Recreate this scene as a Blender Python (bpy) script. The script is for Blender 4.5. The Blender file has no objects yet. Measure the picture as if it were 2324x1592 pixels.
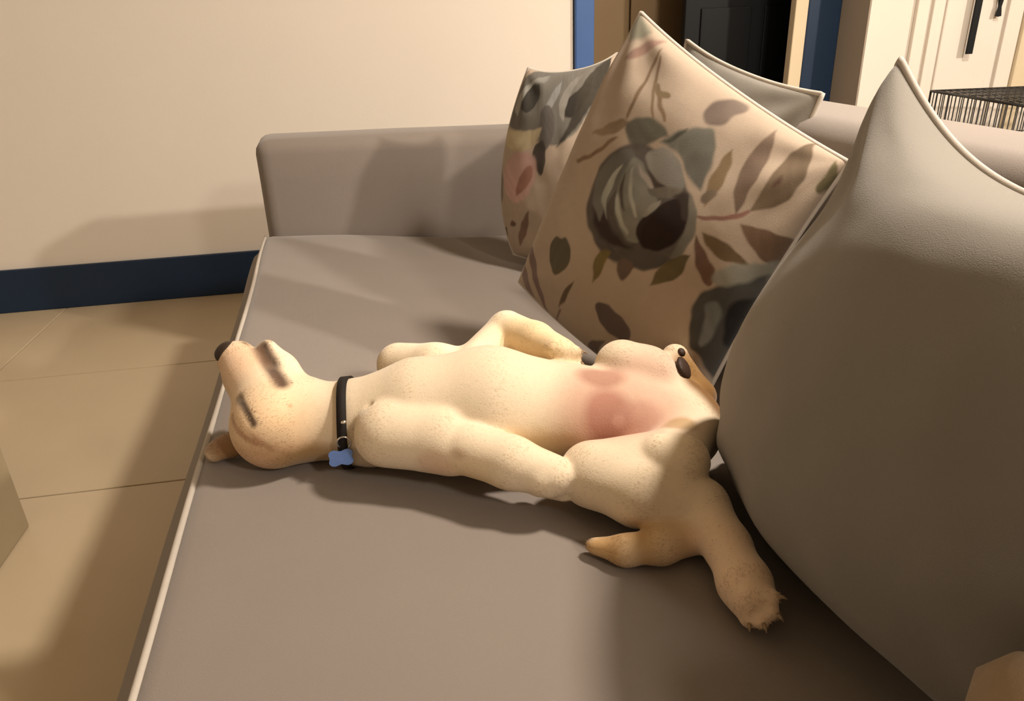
import bpy, bmesh, math, random
import numpy as np
from mathutils import Vector, Matrix, noise

random.seed(4); np.random.seed(4)
scene = bpy.context.scene
col = scene.collection

def lin(r, g, b):
    f = lambda c: (c/255/12.92) if c/255 <= .04045 else ((c/255+.055)/1.055)**2.4
    return (f(r), f(g), f(b))

# ------------------------------------------------------------------ camera
cam_d = bpy.data.cameras.new('camera'); cam = bpy.data.objects.new('camera', cam_d); col.objects.link(cam)
cam_d.sensor_width = 36.0; cam_d.lens = 36.0*1690/2324; cam_d.clip_start = .02
_p, _y, _r = math.radians(24.2), math.radians(8.5), math.radians(2.26)
fw = Vector((math.sin(_y)*math.cos(_p), math.cos(_y)*math.cos(_p), -math.sin(_p)))
rt = Vector((math.cos(_y), -math.sin(_y), 0)); up = rt.cross(fw)
rt2 = rt*math.cos(_r) - up*math.sin(_r); up2 = rt*math.sin(_r) + up*math.cos(_r)
M = Matrix((rt2, up2, -fw)).transposed().to_4x4(); M.translation = Vector((0, 0, 1.0))
cam.matrix_world = M
scene.camera = cam

# ------------------------------------------------------------------ world and lamps
scene.view_settings.view_transform = 'Standard'; scene.view_settings.look = 'None'
scene.view_settings.gamma = 1.0; scene.view_settings.use_curve_mapping = False
scene.view_settings.exposure = 0.14
world = bpy.data.worlds.new('world'); scene.world = world; world.use_nodes = True
world.node_tree.nodes['Background'].inputs[0].default_value = (1.0, .80, .58, 1)
world.node_tree.nodes['Background'].inputs[1].default_value = 0.05

def area_light(name, loc, size, power, color, target, shape='DISK'):
    d = bpy.data.lights.new(name, 'AREA'); d.shape = shape; d.size = size; d.energy = power; d.color = color
    o = bpy.data.objects.new(name, d); col.objects.link(o); o.location = loc
    o.rotation_euler = (Vector(target)-Vector(loc)).to_track_quat('-Z', 'Y').to_euler()
    return o
WARM = (1.0, .89, .775)
area_light('kitchen_ceiling_light', (3.7, -.7, 2.52), .18, 112, WARM, (0.6, 1.6, .4))
area_light('lounge_ceiling_light', (1.45, .95, 2.42), .26, 72, WARM, (1.0, .8, 0))
area_light('near_fill_light', (1.7, -1.7, 2.45), .40, 30, WARM, (.1, .8, .4))  # added fill lamp behind the camera, brightens the puppy's near side

# ------------------------------------------------------------------ materials
MATS = {}
def mat(name, color, rough=.7, var=.06, scale=30., bump=.0, bscale=300., spec=.3, metal=0., sheen=0., attr=None, emit=0., aniso=None):
    if name in MATS: return MATS[name]
    m = bpy.data.materials.new(name); m.use_nodes = True
    nt = m.node_tree; bs = nt.nodes['Principled BSDF']
    bs.inputs['Roughness'].default_value = rough; bs.inputs['Metallic'].default_value = metal
    bs.inputs['Specular IOR Level'].default_value = spec
    if sheen: bs.inputs['Sheen Weight'].default_value = sheen; bs.inputs['Sheen Roughness'].default_value = .5
    tc = nt.nodes.new('ShaderNodeTexCoord')
    no = nt.nodes.new('ShaderNodeTexNoise'); no.inputs['Scale'].default_value = scale; no.inputs['Detail'].default_value = 4
    nt.links.new(tc.outputs['Object'], no.inputs['Vector'])
    mr = nt.nodes.new('ShaderNodeMapRange'); mr.inputs['To Min'].default_value = 1-var; mr.inputs['To Max'].default_value = 1+var
    nt.links.new(no.outputs['Fac'], mr.inputs['Value'])
    mx = nt.nodes.new('ShaderNodeMix'); mx.data_type = 'RGBA'; mx.blend_type = 'MULTIPLY'; mx.inputs[0].default_value = 1
    if attr:
        a = nt.nodes.new('ShaderNodeAttribute'); a.attribute_name = attr
        nt.links.new(a.outputs['Color'], mx.inputs[6])
    else:
        mx.inputs[6].default_value = (*color, 1)
    nt.links.new(mr.outputs[0], mx.inputs[7]); nt.links.new(mx.outputs[2], bs.inputs['Base Color'])
    if bump:
        n2 = nt.nodes.new('ShaderNodeTexNoise'); n2.inputs['Scale'].default_value = bscale; n2.inputs['Detail'].default_value = 3
        if aniso:
            mp = nt.nodes.new('ShaderNodeMapping'); mp.inputs['Scale'].default_value = aniso
            nt.links.new(tc.outputs['Object'], mp.inputs[0]); nt.links.new(mp.outputs[0], n2.inputs['Vector'])
        else:
            nt.links.new(tc.outputs['Object'], n2.inputs['Vector'])
        bp = nt.nodes.new('ShaderNodeBump'); bp.inputs['Strength'].default_value = bump; bp.inputs['Distance'].default_value = .002
        nt.links.new(n2.outputs['Fac'], bp.inputs['Height']); nt.links.new(bp.outputs[0], bs.inputs['Normal'])
    MATS[name] = m
    return m

M_WALL = mat('wall_paint', (.75, .68, .59), .8, .02, 4, .08, 120)
M_TAUPE = mat('taupe_paint_and_shade', (.30, .25, .20), .85, .03, 4, .08, 120)  # front wall colour; also stands in for shade on the wall return
M_WHITE = mat('white_paint', (.68, .62, .545), .6, .02, 6, .05, 80)
M_BLUE = mat('navy_gloss_paint', (.007, .022, .052), .45, .10, 8, .05, 60, .35)
M_TRIMBLUE = mat('mid_blue_paint', (.05, .115, .30), .45, .08, 8, .05, 60, .35)
M_CREAM = mat('cream_trim_paint', (.62, .52, .36), .55, .05, 12, .05, 80)
M_TILE = mat('floor_tile', (.55, .445, .30), .30, .10, 3.0, .05, 40, .45)
M_GROUT = mat('grout', (.16, .115, .07), .9, .1, 40)
M_CEIL = mat('ceiling_paint', (.78, .74, .66), .9, .02, 4)
M_SOFA = mat('taupe_upholstery', (.232, .196, .168), .9, .05, 7, .30, 900, .12, sheen=.25)
M_PIPE = mat('pale_piping', (.48, .43, .37), .85, .08, 60, .2, 900, .15)
M_GREY = mat('grey_cushion_fabric', (.222, .203, .172), .9, .06, 9, .30, 900, .12, sheen=.25)
M_FLORAL = mat('floral_print_fabric', (.4, .3, .2), .88, .05, 60, .25, 900, .12, sheen=.15, attr='print')
M_FUR = mat('puppy_fur', (.8, .6, .4), .85, .06, 160, .2, 420, .12, sheen=.3, attr='fur')
M_NOSE = mat('dark_nose_skin', (.030, .018, .012), .45, .2, 200, .3, 500)
M_PAD = mat('dark_pad_skin', (.045, .022, .012), .6, .2, 200, .3, 500)
M_CLAW = mat('horn_claw', (.30, .21, .13), .4, .1, 100)
M_COLLAR = mat('black_webbing', (.012, .008, .006), .7, .2, 300, .4, 900)
M_METAL = mat('bright_steel', (.75, .72, .66), .25, .05, 60, metal=1.)
M_TAG = mat('blue_enamel', (.17, .30, .72), .3, .35, 70, .1, 200, .5)
M_WIRE = mat('black_wire', (.010, .009, .008), .45, .1, 60, spec=.4)
M_BLACK = mat('black_paint', (.004, .005, .006), .5, .2, 12, spec=.2)
M_BROWN = mat('brown_wood', (.19, .125, .06), .6, .12, 5, .1, 60)
M_TABLE = mat('beige_laminate', (.34, .27, .165), .5, .06, 10, .05, 60)
M_FOOT = mat('dark_wood', (.05, .03, .02), .5, .2, 20)
M_BEIGE = mat('beige_cushion_fabric', (.30, .215, .13), .9, .08, 20, .3, 800, .1, sheen=.2)
M_TRAY = mat('black_plastic', (.012, .012, .013), .5, .1, 30)

def hair_mat():
    m = bpy.data.materials.new('puppy_hair'); m.use_nodes = True; nt = m.node_tree; nt.nodes.clear()
    a = nt.nodes.new('ShaderNodeAttribute'); a.attribute_name = 'fur'
    d = nt.nodes.new('ShaderNodeBsdfDiffuse'); t = nt.nodes.new('ShaderNodeBsdfTranslucent'); tr = nt.nodes.new('ShaderNodeBsdfTransparent')
    m1 = nt.nodes.new('ShaderNodeMixShader'); m2 = nt.nodes.new('ShaderNodeMixShader'); o = nt.nodes.new('ShaderNodeOutputMaterial')
    nt.links.new(a.outputs['Color'], d.inputs[0]); nt.links.new(a.outputs['Color'], t.inputs[0])
    m1.inputs[0].default_value = .10; m2.inputs[0].default_value = .35
    nt.links.new(d.outputs[0], m1.inputs[1]); nt.links.new(t.outputs[0], m1.inputs[2])
    nt.links.new(m1.outputs[0], m2.inputs[1]); nt.links.new(tr.outputs[0], m2.inputs[2]); nt.links.new(m2.outputs[0], o.inputs[0])
    return m
M_HAIR = hair_mat()

# ------------------------------------------------------------------ helpers
def mesh_obj(name, verts, faces, material, parent=None, smooth=False):
    me = bpy.data.meshes.new(name); me.from_pydata([tuple(v) for v in verts], [], [tuple(f) for f in faces]); me.update()
    if material: me.materials.append(material)
    if smooth: me.polygons.foreach_set('use_smooth', [True]*len(me.polygons))
    o = bpy.data.objects.new(name, me); col.objects.link(o)
    if parent: o.parent = parent
    return o
def bm_obj(name, bm, material, parent=None, smooth=False):
    me = bpy.data.meshes.new(name); bm.to_mesh(me); bm.free(); me.update()
    me.materials.append(material)
    if smooth: me.polygons.foreach_set('use_smooth', [True]*len(me.polygons))
    o = bpy.data.objects.new(name, me); col.objects.link(o)
    if parent: o.parent = parent
    return o
def box_bm(x0, x1, y0, y1, z0, z1, bevel=0., seg=2, bm=None):
    b = bmesh.new()
    bmesh.ops.create_cube(b, size=1)
    bmesh.ops.scale(b, vec=(x1-x0, y1-y0, z1-z0), verts=b.verts)
    bmesh.ops.translate(b, vec=((x0+x1)/2, (y0+y1)/2, (z0+z1)/2), verts=b.verts)
    if bevel: bmesh.ops.bevel(b, geom=b.edges[:], offset=bevel, segments=seg, affect='EDGES', profile=.5)
    if bm is None: return b
    me = bpy.data.meshes.new('tmp'); b.to_mesh(me); b.free(); bm.from_mesh(me); bpy.data.meshes.remove(me)
    return bm
def box(name, x0, x1, y0, y1, z0, z1, material, parent=None, bevel=0., seg=2, smooth=False):
    return bm_obj(name, box_bm(x0, x1, y0, y1, z0, z1, bevel, seg), material, parent, smooth)
def tube_data(pts, rad, n=8, closed=False):
    pts = [Vector(p) for p in pts]; N = len(pts); vs = []; fs = []
    rads = rad if hasattr(rad, '__len__') else [rad]*N
    prev = None
    for i, p in enumerate(pts):
        if closed: t = pts[(i+1) % N]-pts[i-1]
        else: t = pts[min(i+1, N-1)]-pts[max(i-1, 0)]
        t.normalize()
        if prev is None:
            a = Vector((0, 0, 1)) if abs(t.z) < .9 else Vector((1, 0, 0))
            nrm = (a - t*a.dot(t)).normalized()
        else:
            nrm = (prev - t*prev.dot(t)); nrm = nrm.normalized() if nrm.length > 1e-6 else prev
        prev = nrm; bn = t.cross(nrm)
        for k in range(n):
            an = 2*math.pi*k/n
            vs.append(p + (nrm*math.cos(an)+bn*math.sin(an))*rads[i])
    for i in range(N if closed else N-1):
        for k in range(n):
            j = (i+1) % N
            fs.append((i*n+k, i*n+(k+1) % n, j*n+(k+1) % n, j*n+k))
    if not closed:
        fs.append(tuple(range(n))[::-1]); fs.append(tuple((N-1)*n+k for k in range(n)))
    return vs, fs
def tubes(name, lines, rad, material, parent=None, n=6, closed=False):
    V = []; F = []
    for l in lines:
        v, f = tube_data(l, rad, n, closed); o = len(V); V += v; F += [tuple(i+o for i in q) for q in f]
    return mesh_obj(name, V, F, material, parent, True)
def empty(name, loc=(0, 0, 0), rz=0):
    o = bpy.data.objects.new(name, None); o.empty_display_size = .1; col.objects.link(o); o.location = loc; o.rotation_euler = (0, 0, rz); return o
def tag(o, label, cat, group=None):
    o['label'] = label; o['category'] = cat
    if group: o['group'] = group
    return o
def struct(o, label=None):
    o['kind'] = 'structure'
    if label: o['label'] = label
    return o

# ------------------------------------------------------------------ room shell
WY = 3.055
fl = struct(box('floor', -3.0, 4.4, -2.6, 4.6, -.10, -.006, M_GROUT), 'beige tiled floor with thin dark joints')
tile_mesh = None
tw, th, g = 1.2, .72, .004
xs = [-1.335 + tw*i for i in range(-2, 6)]; ys = [1.64 + th*i for i in range(-6, 5)]
for i in range(len(xs)-1):
    for j in range(len(ys)-1):
        if tile_mesh is None:
            t = box('tile', g/2, tw-g/2, g/2, th-g/2, -.010, 0, M_TILE, fl, .0015, 1); tile_mesh = t.data
        else:
            t = bpy.data.objects.new('tile', tile_mesh); col.objects.link(t); t.parent = fl
        t.location = (xs[i], ys[j], random.uniform(-.0004, .0))
wb = struct(box('wall_back', -3.0, .745, WY, WY+.12, 0, 2.6, M_WALL), 'cream painted wall behind the sofa')
w = struct(box('wall_back_over_door', .745, 1.80, WY, WY+.12, 2.1, 2.6, M_WALL), 'cream wall above the doorway')
struct(box('wall_left', -3.12, -3.0, -2.6, WY+.12, 0, 2.6, M_WALL), 'cream wall on the left')
struct(box('wall_front', -3.12, 4.52, -2.72, -2.6, 0, 2.6, M_TAUPE), 'taupe wall behind the viewpoint')
struct(box('wall_right', 4.4, 4.52, -2.6, 4.6, 0, 2.6, M_WALL), 'cream wall on the far right')
struct(box('wall_protruding', 1.857, 4.4, 2.85, 2.98, 0, 2.6, M_WHITE), 'white wall section standing forward beside the doorway')
struct(box('wall_return', 1.850, 1.856, 2.850, WY+.12, 0, 2.6, M_TAUPE), 'narrow side of the wall section beside the doorway, shade painted in grey')  # shade on this side face put into its darker colour
struct(box('ceiling', -3.12, 4.52, -2.72, 4.6, 2.6, 2.7, M_CEIL), 'white ceiling')
# hallway beyond the doorway
struct(box('wall_hallway_left', .60, .70, WY+.12, 4.5, 0, 2.6, M_WALL), 'hallway side wall beyond the doorway')
struct(box('wall_hallway_back', .60, 3.6, 4.5, 4.6, 0, 2.6, M_BROWN), 'brown back wall of the dark hallway')
struct(box('wall_hallway_right', 3.5, 3.6, 2.98, 4.5, 0, 2.6, M_WALL), 'right wall of the dark hallway')

bb = struct(box('baseboard_back', -3.0, .742, WY-.018, WY, 0, .172, M_BLUE, None, .004, 2), 'dark navy skirting board along the cream wall')
t1 = struct(box('trim_1', .748, .824, WY-.022, WY+.13, 0, 2.12, M_TRIMBLUE, None, .006, 2), 'blue left jamb of the doorway')
t2 = struct(box('trim_2', 1.705, 1.850, WY-.020, WY+.13, 0, 2.12, M_BLUE, None, .006, 2), 'dark navy right jamb of the doorway')
t3 = struct(box('trim_3', 1.648, 1.703, WY-.024, WY+.02, 0, 2.10, M_CREAM, None, .004, 2), 'cream upright strip beside the navy jamb')
t4 = struct(box('trim_4', .745, 1.850, WY-.022, WY+.13, 2.10, 2.20, M_BLUE, None, .006, 2), 'navy head of the door frame')

# dark door inside the doorway, half open, and a brown cupboard beyond it
dk = struct(empty('door_1', (1.30, 3.32, 0)), 'black door standing in the dark doorway')
box('leaf', 0, .66, 0, .04, .01, 2.05, M_BLACK, dk, .004)
for zz in (.25, 1.15):
    for xx in (.07, .36):
        box('panel', xx, xx+.23, -.008, .002, zz, zz+.75, M_BLACK, dk, .004)
h = tubes('door_handle', [[(.61, -.01, 1.02), (.61, -.05, 1.02), (.50, -.05, 1.02)]], .009, M_METAL, dk, 8)
cb = tag(empty('hallway_cupboard', (.72, 3.62, 0)), 'brown wooden cupboard in the dark doorway', 'cupboard')
box('body', 0, .86, .02, .5, 0, 2.0, M_BROWN, cb, .004)
for i in range(2):
    d = box('cupboard_door', .005+i*.43, .425+i*.43, 0, .02, .08, 1.98, M_BROWN, cb, .004)
    box('knob', .38+i*.08, .405+i*.08, -.025, 0, .78, .805, M_METAL, d, .006)

# white panelled door on the protruding wall
d2 = struct(empty('door_2', (2.04, 2.85, 0)), 'white panelled door to the right of the doorway')
box('leaf', 0, .46, -.02, -.001, .01, 2.02, M_WHITE, d2, .003)
for q in ((.055, .080, .25, 1.92), (.38, .405, .25, 1.92), (.082, .378, .25, .275), (.082, .378, 1.895, 1.92)):
    box('moulding', q[0], q[1], -.036, -.019, q[2], q[3], M_WHITE, d2, .003)
box('panel', .115, .345, -.030, -.019, .31, 1.86, M_WHITE, d2, .005)
struct(box('trim_5', 2.502, 2.565, 2.815, 2.85, 0, 2.10, M_CREAM, None, .005), 'beige upright trim beside the white door')
struct(box('baseboard_right', 2.57, 4.4, 2.832, 2.85, 0, .172, M_BLUE, None, .004, 2), 'navy skirting board behind the wire crate')

# black lead and a clip hanging on the white door
ld = tag(empty('dog_lead', (2.262, 2.79, .70)), 'black flat dog lead hanging in front of the white door', 'lead')
box('strap', -.014, .014, -.004, .004, .10, 1.2, M_BLACK, ld, .002)
tubes('hook', [[(0, 0, 1.19), (0, 0, 1.23), (0, .045, 1.23)]], .006, M_METAL, ld, 8)
ky = tag(empty('key_ring', (2.365, 2.80, .93)), 'small black bunch of keys hanging on the white door', 'keys')
tubes('ring', [[(.016*math.cos(a), 0, .09+.016*math.sin(a)) for a in [i*math.pi/6 for i in range(12)]]], .003, M_BLACK, ky, 6, True)
for k, (dx, rot) in enumerate(((-.006, .15), (.008, -.2))):
    bmk = box_bm(-.007, .007, -.002, .002, -.005, .07, .001)
    kk = bm_obj('key', bmk, M_BLACK, ky); kk.location = (dx, .004*k, .005); kk.rotation_euler = (0, rot, 0)
tubes('hook', [[(0, 0, .105), (0, 0, .14), (0, .035, .14)]], .004, M_METAL, ky, 6)

# ------------------------------------------------------------------ wire crate
cr = tag(empty('dog_crate', (2.06, 2.70, 0), math.radians(-7)), 'black wire dog crate behind the sofa at the right', 'crate')
CL, CW, CH = .95, .62, .68     # along local +x, along local -y, height
def wire_panel(name, o, u, v, lu, lv, su, sv, r=.0021, rim=.0042):
    o, u, v = Vector(o), Vector(u), Vector(v); L = []
    nu, nv = int(round(lu/su)), int(round(lv/sv))
    for i in range(1, nu): L.append([o+u*(lu*i/nu), o+u*(lu*i/nu)+v*lv])
    for j in range(1, nv): L.append([o+v*(lv*j/nv), o+v*(lv*j/nv)+u*lu])
    a = tubes(name, L, r, M_WIRE, cr, 5)
    tubes('rim_wire', [[o, o+u*lu, o+u*lu+v*lv, o+v*lv]], rim, M_WIRE, a, 6, True)
    return a
wire_panel('top_panel', (0, 0, CH), (1, 0, 0), (0, -1, 0), CL, CW, .026, .10)
wire_panel('side_panel', (0, 0, .03), (1, 0, 0), (0, 0, 1), CL, CH-.03, .026, .16)
wire_panel('side_panel', (0, -CW, .03), (1, 0, 0), (0, 0, 1), CL, CH-.03, .026, .16)
wire_panel('end_panel', (0, 0, .03), (0, -1, 0), (0, 0, 1), CW, CH-.03, .024, .16)
wire_panel('end_panel', (CL, 0, .03), (0, -1, 0), (0, 0, 1), CW, CH-.03, .024, .16)
box('tray', .01, CL-.01, -CW+.01, -.01, .0, .03, M_TRAY, cr, .004)

# ------------------------------------------------------------------ coffee table at the left
ct = tag(empty('coffee_table', (-1.30, 1.25, 0)), 'beige coffee table with a slab leg at the left edge', 'table')
box('slab_leg', .36, .425, -.40, .27, 0, .40, M_TABLE, ct, .006)
box('slab_leg', -.425, -.36, -.40, .27, 0, .40, M_TABLE, ct, .006)
box('tabletop', -.425, .425, -.42, .29, .40, .44, M_TABLE, ct, .008)
box('shelf', -.36, .36, -.38, .25, .14, .16, M_TABLE, ct, .003)

# ------------------------------------------------------------------ sofa
SOFA_RZ = math.atan(.058)
sofa = tag(empty('sofa', (-.249, 0, 0), SOFA_RZ), 'taupe grey fabric sofa with pale piping under the puppy', 'sofa')
Y0, Y1 = -.75, 2.28       # seat extent along the sofa
def seat_h(x): return .43 - .092*min(max(x, 0), .75)
# seat cushion: cross-section swept along the sofa
prof = []
def seat_profile():
    R_ = .030; pts = []
    pts.append((.99, .24)); pts.append((-.005, .24))
    for a in range(0, 7):                      # bulging boxed front
        t = a/6; pts.append((-.014 - .046*math.sin(math.pi*t**1.5)**.7, .245 + t*(.43-R_-.245)))
    for a in range(1, 7):
        an = math.pi - a/6*math.pi/2
        pts.append((.012 + R_*math.cos(an), .43-R_+R_*math.sin(an)))
    for x in np.linspace(.04, .99, 30): pts.append((x, seat_h(x) + .004*math.sin(min(x, .4)/.4*math.pi)))
    return pts
P = seat_profile(); n = len(P); ysn = np.linspace(Y0, Y1, 120); V = []; F = []
for y in ysn:
    e = min(1, (Y1-y)/.05)
    for (x, z) in P:
        wz = .004*noise.noise(Vector((x*3, y*3, 1.7))) if z > .40 or x > .05 else 0
        wx = .006*noise.noise(Vector((.3, y*2.2, 5.1))) if x < .1 else 0
        zz = z + wz - (.012*(1-e)**2 if z > .34 else 0)
        V.append((x+wx, y, zz))
for i in range(len(ysn)-1):
    for k in range(n):
        a, b = i*n+k, i*n+(k+1) % n
        F.append((a, b, b+n, a+n))
F.append(tuple(range(n))[::-1]); F.append(tuple((len(ysn)-1)*n+k for k in range(n)))
seat = mesh_obj('seat_cushion', V, [f[::-1] for f in F], M_SOFA, sofa, True)
pp = []
for y in ysn: pp.append((-.012+.006*noise.noise(Vector((.3, y*2.2, 5.1))), y, .421))
tubes('piping', [pp], .0048, M_PIPE, seat, 8)
pp2 = [(p[0]-.010, p[1], .252) for p in pp]
tubes('piping', [pp2], .0048, M_PIPE, seat, 8)
box('base_frame', .012, .99, Y0, Y1+.19, .09, .238, M_SOFA, sofa, .012, 3)
def soft_box(name, x0, x1, y0, y1, z0, z1, r, parent, m=M_SOFA, puff=.008):
    bm = box_bm(x0, x1, y0, y1, z0, z1)
    bmesh.ops.bevel(bm, geom=bm.edges[:], offset=r, segments=4, affect='EDGES', profile=.5)
    bmesh.ops.subdivide_edges(bm, edges=[e for e in bm.edges if e.calc_length() > .15], cuts=5, use_grid_fill=True)
    for v in bm.verts:
        d = noise.noise(v.co*2.3)*puff*.5; v.co += v.normal*d if v.normal.length else Vector()
    return bm_obj(name, bm, m, parent, True)
far_arm = soft_box('arm', -.008, 1.205, Y1+.002, Y1+.20, .09, .702, .045, sofa)
for v in far_arm.data.vertices:
    if v.co.z > .55: v.co.z -= .028*max(0, v.co.x)
near_arm = soft_box('arm', -.008, 1.205, Y0-.20, Y0-.002, .09, .702, .045, sofa)
back = soft_box('backrest', .992, 1.20, Y0-.002, Y1+.004, .09, .832, .05, sofa)
for (x, y) in ((.06, Y0-.12), (1.06, Y0-.12), (.06, Y1+.12), (1.06, Y1+.12), (.06, .76), (1.06, .76)):
    v, f = tube_data([(x, y, 0), (x, y, .095)], [.018, .026], 12); mesh_obj('foot', v, f, M_FOOT, sofa, False)

# ------------------------------------------------------------------ cushions
def pillow(name, bl, br, tr, tl, tf, tb, material, pipe_mat, N=60, bow=.10, power=.5, ear=.0, flip=1, wr=.004, seed=0, bumps=(), colour=None, piper=.0045):
    bl, br, tr, tl = map(lambda p: np.array(p, float), (bl, br, tr, tl))
    nrm = np.cross(br-tl, tr-bl); nrm /= np.linalg.norm(nrm); nrm *= flip
    u = np.linspace(-1, 1, N+1); Ug, Vg = np.meshgrid(u, u, indexing='xy')
    # spacing denser at the rim
    Ug = np.sin(Ug*math.pi/2*.999)*.35+Ug*.65; Vg = np.sin(Vg*math.pi/2*.999)*.35+Vg*.65
    Ug /= abs(Ug).max(); Vg /= abs(Vg).max()
    bow4 = bow if hasattr(bow, '__len__') else (bow,)*4           # left, right, bottom, top
    bu = np.where(Ug < 0, bow4[0], bow4[1]); bv = np.where(Vg < 0, bow4[2], bow4[3])
    Ub = Ug*(1-bu*(1-np.abs(Vg)**2.2)*np.abs(Ug)**1.5); Vb = Vg*(1-bv*(1-np.abs(Ug)**2.2)*np.abs(Vg)**1.5)
    s, t = (Ub+1)/2, (Vb+1)/2
    mid = ((1-s)*(1-t))[..., None]*bl + (s*(1-t))[..., None]*br + (s*t)[..., None]*tr + ((1-s)*t)[..., None]*tl
    prof = np.clip((1-Ug**2)*(1-Vg**2), 0, 1)**power
    out = []
    for side, T in ((1, tf), (-1, tb)):
        D = prof*T
        Pn = mid + (nrm*side)*D[..., None]
        nz = np.zeros(Ug.shape)
        for i in range(N+1):
            for j in range(N+1):
                a, b = Ug[i, j], Vg[i, j]
                nz[i, j] = noise.noise(Vector((a*1.6+seed, b*1.6, side*3.))) + .45*noise.noise(Vector((a*4.2+seed, b*4.2, side*7.)))
        edge = np.clip(prof*2.5, 0, 1)
        Pn = Pn + (nrm*side)*(nz*wr*edge)[..., None]
        # radial tension creases into the corners
        for (cu, cv) in ((-1, -1), (1, -1), (1, 1), (-1, 1)):
            rr = np.hypot(Ug-cu, Vg-cv); an = np.arctan2(Vg-cv, Ug-cu)
            Pn = Pn + (nrm*side)*((np.sin(an*9+seed)*np.exp(-((rr-.45)/.25)**2))*wr*.6*edge)[..., None]
        for (u0, v0, sg, dx, dy, dz) in bumps:
            gss = np.exp(-((Ug-u0)**2+(Vg-v0)**2)/(2*sg*sg))
            Pn = Pn + gss[..., None]*np.array((dx, dy, dz))
        out.append(Pn)
    idx = {}; V = []; F = []
    ids = np.zeros((2, N+1, N+1), int); UV = []
    for sd in (0, 1):
        for i in range(N+1):
            for j in range(N+1):
                if sd == 1 and (i in (0, N) or j in (0, N)): ids[1, i, j] = ids[0, i, j]; continue
                ids[sd, i, j] = len(V); V.append(out[sd][i, j]); UV.append((Ug[i, j], Vg[i, j], sd))
    for sd in (0, 1):
        I = ids[sd]
        for i in range(N):
            for j in range(N):
                q = (I[i, j], I[i, j+1], I[i+1, j+1], I[i+1, j])
                F.append(q if (sd == 0) == (flip > 0) else q[::-1])
    root = mesh_obj(name, V, F, material, None, True)
    if colour:
        ca = root.data.color_attributes.new('print', 'FLOAT_COLOR', 'POINT')
        UVa = np.array(UV); c = colour(UVa[:, 0], UVa[:, 1], UVa[:, 2])
        ca.data.foreach_set('color', np.concatenate([c, np.ones((len(c), 1))], 1).astype(np.float32).ravel())
    I = ids[0]
    loop = [V[I[0, j]] for j in range(0, N)] + [V[I[i, N]] for i in range(0, N)] + [V[I[N, j]] for j in range(N, 0, -1)] + [V[I[i, 0]] for i in range(N, 0, -1)]
    tubes('piping', [loop], piper, pipe_mat, root, 8, True)
    root['uvn'] = N
    return root

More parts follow.
